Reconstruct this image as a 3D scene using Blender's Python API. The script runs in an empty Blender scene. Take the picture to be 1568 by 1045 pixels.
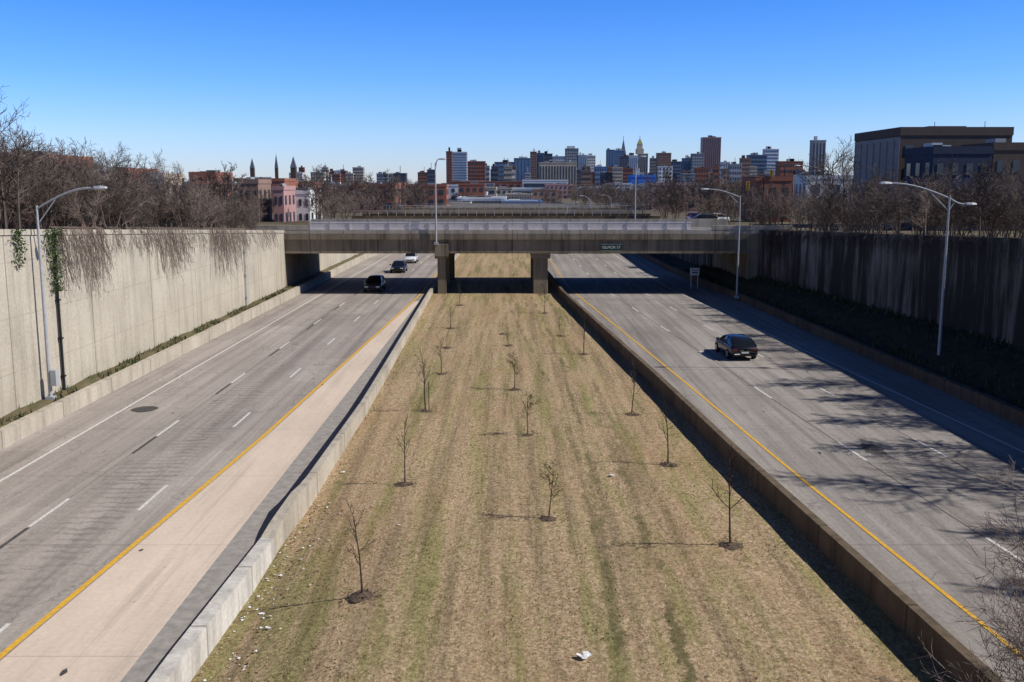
import bpy, math, random
from mathutils import Vector, Matrix, noise
R=random.Random(7)
scene=bpy.context.scene
COL=scene.collection
# ---------- camera calibration (survey of the site from the photo) ----------
F=1515.0; PITCH=math.atan(241.5/F); H=11.5
sp,cp=math.sin(PITCH),math.cos(PITCH)
def ray(u,v):
    dx=(u-784)/F; dy=-(v-522.5)/F
    return dx, cp+dy*sp, -sp+dy*cp
def G(u,v,z=0.0):
    a,b,c=ray(u,v); t=(z-H)/c
    return Vector((a*t,b*t,z))
def P(u,v,Y):
    a,b,c=ray(u,v); t=Y/b
    return a*t, H+c*t
def lerp(pts):
    def f(y):
        if y<=pts[0][0]: return pts[0][1]
        for (a,b),(c,d) in zip(pts,pts[1:]):
            if y<=c: return b+(d-b)*(y-a)/(c-a)
        return pts[-1][1]
    return f
# ---------- materials ----------
def new_mat(name,rough=0.85,spec=0.3):
    m=bpy.data.materials.new(name); m.use_nodes=True
    nt=m.node_tree; b=nt.nodes['Principled BSDF']
    b.inputs['Roughness'].default_value=rough
    b.inputs['Specular IOR Level'].default_value=spec
    return m,nt,b
class NT:
    def __init__(s,nt):
        s.nt=nt; s.co=nt.nodes.new('ShaderNodeTexCoord').outputs['Object']
    def map(s,scale,rot=(0,0,0)):
        m=s.nt.nodes.new('ShaderNodeMapping'); m.inputs['Scale'].default_value=scale; m.inputs['Rotation'].default_value=rot
        s.nt.links.new(s.co,m.inputs['Vector']); return m.outputs[0]
    def noise(s,vec,scale,detail=4,rough=0.6,dist=0):
        n=s.nt.nodes.new('ShaderNodeTexNoise'); n.inputs['Scale'].default_value=scale
        n.inputs['Detail'].default_value=detail; n.inputs['Roughness'].default_value=rough
        n.inputs['Distortion'].default_value=dist
        s.nt.links.new(vec if vec else s.co,n.inputs['Vector']); return n.outputs['Fac']
    def ramp(s,fac,stops):
        r=s.nt.nodes.new('ShaderNodeValToRGB'); e=r.color_ramp.elements
        while len(e)<len(stops): e.new(0.5)
        for el,(p,c) in zip(e,stops):
            el.position=p
            if not isinstance(c,(tuple,list)): c=(c,c,c)
            el.color=(c[0],c[1],c[2],1)
        s.nt.links.new(fac,r.inputs[0]); return r.outputs[0]
    def mix(s,a,b,fac,mode='MIX'):
        m=s.nt.nodes.new('ShaderNodeMix'); m.data_type='RGBA'; m.blend_type=mode
        for sock,val in ((m.inputs[6],a),(m.inputs[7],b)):
            if isinstance(val,(tuple,list)): sock.default_value=(*val[:3],1)
            else: s.nt.links.new(val,sock)
        if isinstance(fac,(int,float)): m.inputs[0].default_value=fac
        else: s.nt.links.new(fac,m.inputs[0])
        return m.outputs[2]
    def math(s,op,a,b=0.0,c=None):
        m=s.nt.nodes.new('ShaderNodeMath'); m.operation=op
        for i,v in enumerate((a,b,c)):
            if v is None: continue
            if isinstance(v,(int,float)): m.inputs[i].default_value=v
            else: s.nt.links.new(v,m.inputs[i])
        return m.outputs[0]
    def xyz(s):
        x=s.nt.nodes.new('ShaderNodeSeparateXYZ'); s.nt.links.new(s.co,x.inputs[0]); return x.outputs
    def bump(s,h,b,strength=0.3,dist=0.05):
        n=s.nt.nodes.new('ShaderNodeBump'); n.inputs['Strength'].default_value=strength; n.inputs['Distance'].default_value=dist
        s.nt.links.new(h,n.inputs['Height']); s.nt.links.new(n.outputs[0],b.inputs['Normal'])
    def line(s,coord,period,width,off=0.0):
        a=s.math('ADD',coord,off); a=s.math('DIVIDE',a,period); a=s.math('FRACT',a)
        return s.math('LESS_THAN',a,width/period)
def simple(name,c1,c2=None,scale=3.0,rough=0.85,bump=0.0,spec=0.3,metal=0.0,detail=3):
    m,nt,b=new_mat(name,rough,spec); b.inputs['Metallic'].default_value=metal
    c2=c2 or tuple(x*0.75 for x in c1)
    t=NT(nt); n=t.noise(None,scale,detail)
    nt.links.new(t.ramp(n,[(0.3,c2),(0.7,c1)]),b.inputs['Base Color'])
    if bump: t.bump(n,b,bump)
    return m
def concrete(name,light,dark,streak=0.5,joint=0,axis=1,rough=0.9,hband=0,lo=0.48,hi=0.72,sx_=1.4):
    m,nt,b=new_mat(name,rough,0.2); t=NT(nt); X=t.xyz()
    big=t.noise(None,0.25,5,0.65); fine=t.noise(None,7,4,0.7)
    col=t.ramp(big,[(0.3,dark),(0.65,light)])
    st=t.noise(t.map((sx_,sx_,0.07)),1.0,5,0.7)
    md=t.noise(t.map((.12,.12,.12)),1.0,3,0.6)
    st=t.math('ADD',st,t.math('MULTIPLY',t.math('SUBTRACT',md,0.5),0.35))
    col=t.mix(col,tuple(x*0.30 for x in dark),t.math('MULTIPLY',t.ramp(st,[(lo,0.0),(hi,1.0)]),streak))
    col=t.mix(col,t.ramp(fine,[(0.3,0.7),(0.7,1.15)]),0.6,'MULTIPLY')
    if joint:
        col=t.mix(col,tuple(x*0.3 for x in dark),t.math('MULTIPLY',t.line(X[axis],joint,0.09),0.65))
    if hband:
        col=t.mix(col,tuple(x*0.6 for x in dark),t.math('MULTIPLY',t.line(X[2],hband,0.05),0.35))
    nt.links.new(col,b.inputs['Base Color']); t.bump(fine,b,0.35,0.02)
    return m
def road_mat(name,c1,c2,groove=0.0):
    m,nt,b=new_mat(name,0.85,0.25); t=NT(nt); X=t.xyz()
    big=t.noise(t.map((1,0.25,1)),0.35,5,0.65); fine=t.noise(t.map((1,.6,1)),8,4,0.8)
    col=t.ramp(big,[(0.3,c2),(0.7,c1)])
    st=t.noise(t.map((1.3,0.02,1)),1.0,4,0.65)
    col=t.mix(col,tuple(x*0.5 for x in c2),t.math('MULTIPLY',t.ramp(st,[(0.42,0.0),(0.66,1.0)]),0.65))
    vn=nt.nodes.new('ShaderNodeTexVoronoi'); vn.distance='CHEBYCHEV'; vn.inputs['Randomness'].default_value=0.0
    nt.links.new(t.map((1/3.65,1/7.6,0)),vn.inputs['Vector']); vn.inputs['Scale'].default_value=1
    bw=nt.nodes.new('ShaderNodeRGBToBW'); nt.links.new(vn.outputs['Color'],bw.inputs[0])
    col=t.mix(col,t.ramp(bw.outputs[0],[(0.2,0.86),(0.8,1.06)]),0.7,'MULTIPLY')
    pt=t.noise(t.map((1.0,0.35,1)),1.1,6,0.8,1.2)
    col=t.mix(col,tuple(x*0.45 for x in c2),t.math('MULTIPLY',t.ramp(pt,[(0.55,0.0),(0.68,1.0)]),0.45))
    col=t.mix(col,t.ramp(fine,[(0.25,0.62),(0.7,1.2)]),0.7,'MULTIPLY')
    if groove:
        gm=t.noise(t.map((0.9,0.25,1)),0.9,5,0.7)
        wob=t.math('ADD',X[1],t.math('MULTIPLY',t.noise(None,0.9,3),1.1))
        g=t.line(wob,0.55,0.2)
        msk=t.math('MULTIPLY',t.math('LESS_THAN',t.math('ABSOLUTE',t.math('ADD',X[0],14.7)),1.35),t.ramp(gm,[(0.42,0.15),(0.58,1.0)]))
        col=t.mix(col,tuple(x*0.5 for x in c2),t.math('MULTIPLY',t.math('MULTIPLY',g,msk),groove))
    j=t.line(X[1],7.6,0.06)
    col=t.mix(col,tuple(x*0.3 for x in c2),t.math('MULTIPLY',j,0.5))
    v=nt.nodes.new('ShaderNodeTexVoronoi'); v.feature='DISTANCE_TO_EDGE'; v.inputs['Scale'].default_value=0.13
    wv=nt.nodes.new('ShaderNodeVectorMath'); wv.operation='ADD'
    nn=nt.nodes.new('ShaderNodeTexNoise'); nn.inputs['Scale'].default_value=0.8; nn.inputs['Detail'].default_value=4
    nt.links.new(t.co,nn.inputs['Vector']); sc=nt.nodes.new('ShaderNodeVectorMath'); sc.operation='SCALE'; sc.inputs['Scale'].default_value=2.2
    nt.links.new(nn.outputs['Color'],sc.inputs[0]); nt.links.new(t.co,wv.inputs[0]); nt.links.new(sc.outputs[0],wv.inputs[1])
    nt.links.new(wv.outputs[0],v.inputs['Vector'])
    col=t.mix(col,tuple(x*0.35 for x in c2),t.math('MULTIPLY',t.math('LESS_THAN',v.outputs['Distance'],0.004),0.4))
    nt.links.new(col,b.inputs['Base Color']); t.bump(fine,b,0.2,0.02)
    return m
def shoulder_mat():
    m,nt,b=new_mat('shoulder_concrete',0.9,0.2); t=NT(nt); X=t.xyz()
    big=t.noise(t.map((1,.3,1)),0.4,5,0.7); fine=t.noise(None,6,4,0.75)
    col=t.ramp(big,[(0.3,(0.55,0.45,0.355)),(0.7,(0.70,0.57,0.455))])
    st=t.noise(t.map((2.0,0.06,1)),1.0,5,0.7)
    col=t.mix(col,(0.42,0.35,0.28),t.math('MULTIPLY',t.ramp(st,[(0.5,0.0),(0.7,1.0)]),0.6))
    col=t.mix(col,t.ramp(fine,[(0.3,0.8),(0.7,1.08)]),0.6,'MULTIPLY')
    col=t.mix(col,(0.2,0.16,0.13),t.math('MULTIPLY',t.line(X[1],7.6,0.05),0.35))
    sp_=t.noise(None,3.2,3,0.6)
    col=t.mix(col,(0.16,0.12,0.09),t.math('MULTIPLY',t.ramp(sp_,[(0.70,0.0),(0.74,1.0)]),0.5))
    nt.links.new(col,b.inputs['Base Color']); t.bump(fine,b,0.2,0.02); return m
M={}
M['roadL']=road_mat('concrete_pavement_left',(0.44,0.385,0.335),(0.34,0.295,0.255),0.6)
M['roadR']=road_mat('concrete_pavement_right',(0.38,0.34,0.30),(0.28,0.25,0.22))
M['shoulder']=shoulder_mat()
M['gutter']=simple('gutter_asphalt',(0.36,0.33,0.295),(0.22,0.20,0.18),3,0.9,0.2,detail=5)
M['wallL']=concrete('retaining_wall_concrete',(0.52,0.465,0.365),(0.42,0.37,0.29),0.42,joint=9.2,hband=2.6)
M['wallR']=concrete('retaining_wall_concrete_stained_shade_tint',(0.26,0.225,0.19),(0.11,0.094,0.078),0.98,joint=9.2,lo=0.36,hi=0.54,sx_=.75)  # stain streaks over a base colour darkened to carry the wall's shade
M['barrier']=concrete('barrier_concrete',(0.52,0.46,0.37),(0.38,0.33,0.26),0.5,joint=6.0)
M['barrierD']=concrete('barrier_concrete_shade_tint',(0.17,0.125,0.08),(0.10,0.075,0.05),0.6,joint=6.0)  # dark copy of the barrier concrete, shade of the sunless face put into colour
M['barrierW']=concrete('barrier_concrete_pale',(0.68,0.64,0.58),(0.50,0.46,0.40),0.6,joint=4.0,lo=.44)
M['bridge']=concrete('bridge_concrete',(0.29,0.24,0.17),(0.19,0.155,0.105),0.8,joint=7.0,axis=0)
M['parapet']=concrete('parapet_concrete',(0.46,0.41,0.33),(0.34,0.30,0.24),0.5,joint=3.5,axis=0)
M['white']=simple('road_paint_white',(0.78,0.75,0.70),(0.40,0.37,0.33),9,0.6,detail=5)
M['yellow']=simple('road_paint_yellow',(0.80,0.44,0.03),(0.52,0.30,0.05),7,0.6,detail=5)
M['tar']=simple('tar',(0.09,0.082,0.075),(0.05,0.045,0.04),4,0.8)
M['dirt']=simple('dirt_and_weeds',(0.17,0.12,0.07),(0.06,0.075,0.025),1.5,0.95,0.6,detail=5)
M['mulch']=simple('mulch',(0.15,0.105,0.07),(0.05,0.035,0.025),12,0.95,0.8)
M['bark']=simple('bare_bark',(0.24,0.185,0.15),(0.125,0.092,0.074),0.8,0.9)
M['barkd']=simple('bare_bark_dark',(0.15,0.113,0.092),(0.07,0.052,0.042),0.8,0.9)
M['barks']=simple('sapling_bark',(0.07,0.052,0.042),(0.04,0.03,0.025),3,0.9)
M['barkf']=simple('bare_twigs_distant',(0.18,0.135,0.11),(0.095,0.072,0.06),0.2,0.95)
M['bud']=simple('spring_buds',(0.16,0.19,0.05),(0.09,0.11,0.03),3)
M['ivy']=simple('ivy_leaf',(0.07,0.10,0.03),(0.03,0.05,0.015),5,0.7)
M['steel']=simple('galvanised_steel',(0.42,0.43,0.44),(0.32,0.33,0.34),4,0.5,spec=0.5)
M['rail']=simple('railing_paint',(0.80,0.74,0.72),(0.66,0.60,0.58),2,0.6)
M['litter']=simple('litter_white',(0.85,0.85,0.84),(0.6,0.6,0.6),6,0.6)
M['leaflit']=simple('litter_brown',(0.30,0.16,0.08),(0.14,0.08,0.05),6,0.8)
M['green']=simple('sign_green',(0.015,0.05,0.03),(0.012,0.04,0.025),6,0.5)
M['signw']=simple('sign_white',(0.7,0.7,0.7),(0.6,0.6,0.6),6,0.5)
M['deck']=simple('bridge_deck_asphalt',(0.2,0.19,0.18),(0.14,0.13,0.12),1,0.9)
M['glass']=simple('window_glass',(0.03,0.04,0.055),(0.02,0.025,0.035),1,0.15,spec=0.6)
M['cglass']=simple('car_glass',(0.012,0.014,0.017),(0.008,0.009,0.011),1,0.08,spec=0.5)
M['wdark']=simple('window_distant',(0.05,0.065,0.09),(0.03,0.04,0.055),0.3,0.3,spec=0.4)
M['wblue']=simple('window_blue_glass',(0.12,0.20,0.32),(0.07,0.13,0.23),0.1,0.3,spec=0.5)
M['lampglass']=simple('lamp_lens',(0.8,0.8,0.78),(0.7,0.7,0.68),6,0.3)
M['tyre']=simple('tyre_rubber',(0.02,0.02,0.02),(0.012,0.012,0.012),6,0.8)
M['rim']=simple('alloy_rim',(0.45,0.45,0.47),(0.35,0.35,0.37),6,0.3,metal=0.8)
M['tail']=simple('tail_lamp_red',(0.28,0.01,0.01),(0.15,0.008,0.008),6,0.25,spec=0.6)
M['head']=simple('head_lamp',(0.8,0.82,0.85),(0.6,0.62,0.65),6,0.15,spec=0.8)
def paint(name,c):
    m,nt,b=new_mat(name,0.28,0.5); t=NT(nt); n=t.noise(None,3,3)
    nt.links.new(t.ramp(n,[(0.3,tuple(x*0.85 for x in c)),(0.7,c)]),b.inputs['Base Color'])
    b.inputs['Coat Weight'].default_value=0.6; b.inputs['Coat Roughness'].default_value=0.08
    return m
M['pblack']=paint('car_paint_black',(0.010,0.011,0.014))
M['pwhite']=paint('car_paint_white',(0.75,0.76,0.78))
M['pgrey']=paint('car_paint_grey',(0.05,0.052,0.055))
M['pred']=paint('car_paint_red',(0.30,0.02,0.02))
WC={'brick':(0.32,0.13,0.085),'brown':(0.29,0.19,0.145),'beige':(0.50,0.42,0.33),'grey':(0.34,0.35,0.37),'lgrey':(0.56,0.58,0.60),
 'white':(0.74,0.74,0.73),'dark':(0.12,0.135,0.165),'blue':(0.18,0.28,0.45),'pink':(0.46,0.27,0.25),'slate':(0.15,0.21,0.31),'navy':(0.03,0.042,0.075),'green':(0.20,0.28,0.20),'tarp':(0.05,0.20,0.62),'roof':(0.15,0.145,0.14),'umber':(0.10,0.075,0.06),'mauve':(0.27,0.25,0.25)}
for k,c in WC.items(): M['w_'+k]=simple('facade_'+k,c,tuple(x*0.78 for x in c),0.15 if k not in('navy','umber','mauve') else 1.0,0.85,detail=4)
def grass_mat():
    m,nt,b=new_mat('dormant_grass',0.95,0.1); t=NT(nt); X=t.xyz()
    fine=t.noise(t.map((1,0.7,1)),12,5,0.85); mid=t.noise(None,0.9,6,0.8); big=t.noise(t.map((1,0.35,1)),0.22,4,0.6)
    col=t.ramp(fine,[(0.30,(0.10,0.066,0.036)),(0.47,(0.33,0.23,0.13)),(0.64,(0.62,0.48,0.31))])
    gr=t.ramp(fine,[(0.30,(0.06,0.065,0.02)),(0.66,(0.34,0.32,0.11))])
    msk=t.noise(t.map((1.0,0.07,1)),0.9,6,0.75)
    col=t.mix(col,gr,t.math('MULTIPLY',t.ramp(msk,[(0.49,0.0),(0.59,1.0)]),0.65))
    col=t.mix(col,gr,t.math('MULTIPLY',t.ramp(mid,[(0.54,0.0),(0.64,1.0)]),0.45))
    bn=t.noise(t.map((1.0,0.03,0)),1.4,5,0.7)
    col=t.mix(col,t.ramp(bn,[(0.38,0.66),(0.50,0.98),(0.62,1.12)]),0.9,'MULTIPLY')
    brk=t.ramp(t.noise(t.map((.6,.15,1)),1.3,4,.7),[(.42,0.0),(.58,1.0)])
    for off,cc in ((0.0,1.2),(1.6,1.2),(5.1,-3.4),(6.6,-3.4)):
        cx=t.math('SUBTRACT',t.math('SUBTRACT',X[0],t.math('MULTIPLY',t.math('SINE',t.math('MULTIPLY',X[1],0.045 if cc>0 else .03)),1.6)),cc+off)
        rm=t.math('LESS_THAN',t.math('ABSOLUTE',t.math('ADD',cx,t.math('MULTIPLY',t.math('SUBTRACT',mid,0.5),1.2))),0.15)
        col=t.mix(col,(0.085,0.085,0.03),t.math('MULTIPLY',t.math('MULTIPLY',rm,brk),0.5))
    col=t.mix(col,(0.34,0.20,0.11),t.math('MULTIPLY',t.ramp(big,[(0.48,0.0),(0.7,1.0)]),0.35))
    clump=t.noise(t.map((1,.8,1)),4.5,5,0.8)
    col=t.mix(col,t.ramp(clump,[(0.36,0.55),(0.52,1.04)]),0.65,'MULTIPLY')
    nt.links.new(col,b.inputs['Base Color'])
    t.bump(fine,b,0.7,0.05)
    return m
M['grass']=grass_mat()
M['ground']=simple('brush_ground',(0.16,0.12,0.075),(0.08,0.072,0.035),0.15,0.95,0.3,detail=7)
M['bank']=simple('bank_grass',(0.05,0.045,0.022),(0.018,0.02,0.009),1.2,0.95,0.6,detail=5)  # grass colour lowered to near black, painting in the shadow on the bank
# ---------- mesh builder ----------
class MB:
    def __init__(s): s.v=[]; s.f=[]; s.m=[]
    def face(s,pts,m=0):
        n=len(s.v); s.v+= [tuple(p) for p in pts]; s.f.append(tuple(range(n,n+len(pts)))); s.m.append(m)
    def box(s,x0,x1,y0,y1,z0,z1,m=0,top=None):
        n=len(s.v); s.v+=[(x0,y0,z0),(x1,y0,z0),(x1,y1,z0),(x0,y1,z0),(x0,y0,z1),(x1,y0,z1),(x1,y1,z1),(x0,y1,z1)]
        for i,q in enumerate(((0,3,2,1),(4,5,6,7),(0,1,5,4),(1,2,6,5),(2,3,7,6),(3,0,4,7))):
            s.f.append(tuple(n+k for k in q)); s.m.append(top if (top is not None and i==1) else m)
    def tube(s,pts,rad,sides=6,m=0,cap=False):
        rings=[]
        for i,p in enumerate(pts):
            p=Vector(p)
            d=(Vector(pts[min(i+1,len(pts)-1)])-Vector(pts[max(i-1,0)]))
            if d.length<1e-6: d=Vector((0,0,1))
            d.normalize(); a=d.cross(Vector((0.13,0.99,0.05))) 
            if a.length<0.1: a=d.cross(Vector((1,0,0)))
            a.normalize(); b=d.cross(a); r=rad[i] if isinstance(rad,(list,tuple)) else rad
            n=len(s.v)
            for k in range(sides):
                an=2*math.pi*k/sides; s.v.append(tuple(p+a*(math.cos(an)*r)+b*(math.sin(an)*r)))
            rings.append(n)
        for n0,n1 in zip(rings,rings[1:]):
            for k in range(sides):
                k2=(k+1)%sides; s.f.append((n0+k,n0+k2,n1+k2,n1+k)); s.m.append(m)
        if cap:
            s.f.append(tuple(rings[0]+k for k in range(sides))[::-1]); s.m.append(m)
            s.f.append(tuple(rings[-1]+k for k in range(sides))); s.m.append(m)
    def mesh(s,name,mats,smooth=False):
        me=bpy.data.meshes.new(name); me.from_pydata(s.v,[],s.f)
        for mm in mats: me.materials.append(M[mm])
        me.polygons.foreach_set('material_index',s.m)
        if smooth: me.polygons.foreach_set('use_smooth',[True]*len(s.f))
        me.update(); return me
    def obj(s,name,mats,smooth=False,parent=None,loc=None,bevel=0):
        o=bpy.data.objects.new(name,s.mesh(name,mats,smooth)); COL.objects.link(o)
        if parent: o.parent=parent
        if loc: o.location=loc
        if bevel:
            bm=o.modifiers.new('bevel','BEVEL'); bm.width=bevel; bm.segments=2; bm.limit_method='ANGLE'
        return o
def empty(name,loc=(0,0,0)):
    o=bpy.data.objects.new(name,None); o.location=loc; COL.objects.link(o); o.empty_display_size=0.5; return o
def stations(a,b,st):
    n=max(1,int(round((b-a)/st))); return [a+(b-a)*i/n for i in range(n+1)]
def strip(name,fl,fr,z,mat,y0,y1,step=4.0,mb=None):
    b=mb or MB(); ys=stations(y0,y1,step)
    for a,c in zip(ys,ys[1:]):
        b.face([(fl(a),a,z),(fr(a),a,z),(fr(c),c,z),(fl(c),c,z)])
    if mb is None: return b.obj(name,[mat])
# ---------- alignments ----------
Lmw=lerp([(-40,-8.2),(21.5,-7.95),(31.5,-7.65),(35,-7.35),(48.6,-7.3),(102,-8.3),(200,-8.8),(600,-8.8)])
Rmw=lerp([(-40,12),(15,10.8),(27.6,9.9),(39.4,9.03),(55.6,8.09),(99.6,5.0),(130,4.0),(300,3.5),(600,3.5)])
Ly=lerp([(-40,-14),(10,-13.2),(22.9,-12.6),(42.9,-11.5),(103,-9.6),(160,-9.9),(600,-9.9)])
Ry=lerp([(-40,14.5),(10,13.2),(23.7,12.5),(37.7,11.4),(65.8,9.5),(110,6.3),(200,5.2),(600,5.2)])
dip=lerp([(-40,.70),(28,.66),(36,.15),(44,0)])
def gz(x,y):
    f=max(0,min(1,(-4.2-x)/3.2)); return 0.04-dip(y)*f
LB=lambda y:-22.3
RB=lerp([(-40,25.5),(46,24.4),(98,22.5),(130,20.8),(300,20)])
LW=-23.6
RW=lerp([(-40,31.5),(30,31),(60,29.5),(103,25.6),(130,24),(300,23.5)])
far=[(160,5.6),(240,4.5),(400,3.0),(800,0.0),(9000,0.0)]
ZL=lerp([(-60,10.5),(20,10.2),(44,9.2),(76,7.7),(103,6.4)]+far)
ZR=lerp([(-60,10.0),(20,9.3),(60,7.9),(106,6.3)]+far)
ZB=lerp([(0,2.2),(103,2.0),(130,1.0),(200,0.3),(400,0.0)])
def ground_z(x,y):
    if x<LW: return ZL(y)
    if x>RW(y): return ZR(y)
    return 0
b=MB(); ys=[-60,-20]+stations(0,240,8)+[300,400,520,650,800,1100,1600,2500,4000,6500,9000]
rows=[]
for y in ys:
    rw=RW(y); rb=RB(y); fl=-1.0 if y<70 else -0.06
    rows.append([(-7000,y,ZL(y)),(-1500,y,ZL(y)),(-300,y,ZL(y)),(-80,y,ZL(y)),(-40,y,ZL(y)),(LW-0.25,y,ZL(y)-0.02),(LW-0.2,y,fl),(rb+0.1,y,fl),(rb+0.5,y,0.45*min(1,ZB(y)/2)),((rb+rw)/2,y,0.7*ZB(y)),(rw+0.2,y,ZB(y)),(rw+0.25,y,ZR(y)-0.02),(45,y,ZR(y)),(80,y,ZR(y)),(300,y,ZR(y)),(1500,y,ZR(y)),(7000,y,ZR(y))])
for r in rows: b.v+=r
w=len(rows[0])
for i in range(len(rows)-1):
    for j in range(w-1):
        b.f.append((i*w+j,i*w+j+1,(i+1)*w+j+1,(i+1)*w+j)); b.m.append(1 if 7<=j<=9 else 0)
b.obj('ground',['ground','bank'])
strip('road_westbound',LB,lambda y:Lmw(y)-0.2,0.0,'roadL',-40,600)
strip('road_eastbound',lambda y:Rmw(y)+0.2,lambda y:RB(y)+0.2,0.0,'roadR',-40,600)
strip('road_shoulder_westbound',lambda y:Ly(y)+0.14,lambda y:-9.15,0.004,'shoulder',-40,97)
gx=lerp([(-40,-9.15),(97,-9.15),(98,-9.2),(600,-9.6)])
strip('gutter_westbound',gx,lambda y:Lmw(y)-0.2,0.006,'gutter',-40,97)
strip('gutter_eastbound',lambda y:Rmw(y)+0.2,lambda y:Rmw(y)+1.0,0.006,'gutter',-40,500)
b=MB()
strip('',lambda y:-20.07,lambda y:-19.93,0.012,'',-40,500,6,b)
e=lambda y:Ry(y)+10.95
strip('',e,lambda y:e(y)+0.14,0.012,'',-40,500,6,b)
def dashes(fx,y_off,b,wd=0.13,L=3.05,per=12.2,y0=-30,y1=450):
    y=y_off
    while y>y0: y-=per
    while y<y1:
        b.face([(fx(y)-wd/2,y,0.012),(fx(y)+wd/2,y,0.012),(fx(y+L)+wd/2,y+L,0.012),(fx(y+L)-wd/2,y+L,0.012)]); y+=per
dashes(lambda y:-16.35,32.1,b); dashes(lambda y:-13.3,46.0,b)
dashes(lambda y:Ry(y)+3.65,52.4,b); dashes(lambda y:Ry(y)+7.3,53.0,b)
b.obj('lane_markings_white',['white'])
b=MB(); 
strip('',lambda y:Ly(y)-0.08,lambda y:Ly(y)+0.1,0.013,'',-40,500,4,b)
strip('',lambda y:Ry(y)-0.07,lambda y:Ry(y)+0.07,0.013,'',-40,500,4,b)
b.obj('lane_markings_yellow',['yellow'])
b=MB()
y=32.1-12.2*5
while y<300:
    b.face([(-16.42,y-3.0,0.010),(-16.28,y-3.0,0.010),(-16.28,y-0.1,0.010),(-16.42,y-0.1,0.010)]); y+=12.2
strip('',lambda y:Ry(y)+3.60,lambda y:Ry(y)+3.63,0.008,'',-40,400,6,b)
strip('',lambda y:Ry(y)+7.24,lambda y:Ry(y)+7.265,0.008,'',-40,400,6,b)
strip('',lambda y:-16.38,lambda y:-16.36,0.008,'',-40,400,6,b)
def blob(b,c,rx,ry,z,n=18,jit=0.25,m=0):
    b.face([(c[0]+rx*math.cos(2*math.pi*i/n)*(1+R.uniform(-jit,jit)),c[1]+ry*math.sin(2*math.pi*i/n)*(1+R.uniform(-jit,jit)),z) for i in range(n)],m)
blob(b,G(222,627),0.65,0.7,0.014,jit=0.08)
b.obj('tar_joint_seals',['tar'])
b=MB()
c=G(1335,688)
blob(b,c,0.55,0.8,0.014,jit=0.35)
for i in range(16): 
    x=c.x+R.uniform(-1.4,1.4); y=c.y+R.uniform(-2,2); blob(b,(x,y),R.uniform(.04,.12),R.uniform(.05,.15),0.016,7,0.4,1)
for i in range(40):
    y=R.uniform(22,95); x=R.uniform(-19,-10) if R.random()<.5 else Ry(y)+R.uniform(0.3,10)
    blob(b,(x,y),R.uniform(.03,.07),R.uniform(.05,.2),0.016,7,0.4)
b.obj('pavement_pothole_patch',['tar','gutter'])
b=MB(); ysn=stations(-40,500,2); nx=14
for y in ysn:
    for k in range(nx+1):
        x=Lmw(y)-.1+(Rmw(y)+.1-Lmw(y)+.1)*k/nx
        b.v.append((x,y,gz(x,y)+(0.05*noise.noise(Vector((x*.35,y*.35,0))) if y<95 and 0<k<nx else 0)))
for i in range(len(ysn)-1):
    for k in range(nx):
        q=i*(nx+1)+k; b.f.append((q,q+1,q+nx+2,q+nx+1)); b.m.append(0)
b.obj('grass_median',['grass'],smooth=True)
def wallstrip(name,fx,th,z0,z1,mat,y0,y1,step=4.0,side=1):
    thf=th if callable(th) else (lambda y:th)
    b=MB(); ys=stations(y0,y1,step)
    for y in ys:
        x=fx(y); x2=x+thf(y)*side; a=z0(y); t=z1(y)
        b.v+=[(x,y,a),(x,y,t),(x2,y,t),(x2,y,a)]
    for i in range(len(ys)-1):
        for k in range(3):
            b.f.append((i*4+k,i*4+k+1,(i+1)*4+k+1,(i+1)*4+k)); b.m.append(0)
    b.f.append((0,1,2,3)); b.m.append(0)
    q=(len(ys)-1)*4; b.f.append((q,q+1,q+2,q+3)); b.m.append(0)
    return b.obj(name,[mat])
wallstrip('retaining_wall',lambda y:LW,0.5,lambda y:-0.05,lambda y:ZL(y)+0.02,'wallL',-40,102.8,4,-1)
wallstrip('retaining_wall',lambda y:LW,0.5,lambda y:-0.05,lambda y:ZL(y)+0.02,'wallL',121.5,400,6,-1)
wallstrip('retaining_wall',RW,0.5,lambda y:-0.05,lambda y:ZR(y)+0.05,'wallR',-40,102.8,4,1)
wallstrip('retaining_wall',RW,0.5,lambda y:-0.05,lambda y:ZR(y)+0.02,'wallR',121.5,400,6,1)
wallstrip('wall_coping',lambda y:LW+0.06,0.62,lambda y:ZL(y)+0.022,lambda y:ZL(y)+0.30,'wallL',-40,102.8,4,-1)
wallstrip('wall_coping',lambda y:RW(y)-0.06,0.62,lambda y:ZR(y)+0.052,lambda y:ZR(y)+0.35,'wallR',-40,102.8,4,1)
one=lambda z:(lambda y:z)
wallstrip('concrete_barrier',LB,0.38,one(-0.05),one(0.80),'barrier',-40,350,4,-1)
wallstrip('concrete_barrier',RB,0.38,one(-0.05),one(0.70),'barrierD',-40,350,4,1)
ys=30.5
wallstrip('median_wall',Lmw,0.42,one(-0.95),one(0.22),'barrierW',-40,ys,4,-1)
wallstrip('median_wall',Lmw,lerp([(ys,.42),(34,.28)]),one(-0.95),lerp([(ys,0.225),(33.5,0.76),(60,0.64),(103,0.6)]),'barrier',ys+.002,400,1,-1)
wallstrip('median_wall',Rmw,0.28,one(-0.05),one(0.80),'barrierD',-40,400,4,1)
b=MB(); ysn=stations(-40,350,2)
for y in ysn:
    b.v+=[(-22.66,y,0.62+R.uniform(-.03,.05)),(-23.1,y+0.3,0.72+R.uniform(-.05,.1)),(-23.62,y,0.8+R.uniform(-.05,.1))]
for i in range(len(ysn)-1):
    for k in range(2): b.f.append((i*3+k,i*3+k+1,i*3+k+4,i*3+k+3)); b.m.append(0)
b.obj('dirt_verge',['dirt'])
b=MB()
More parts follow.
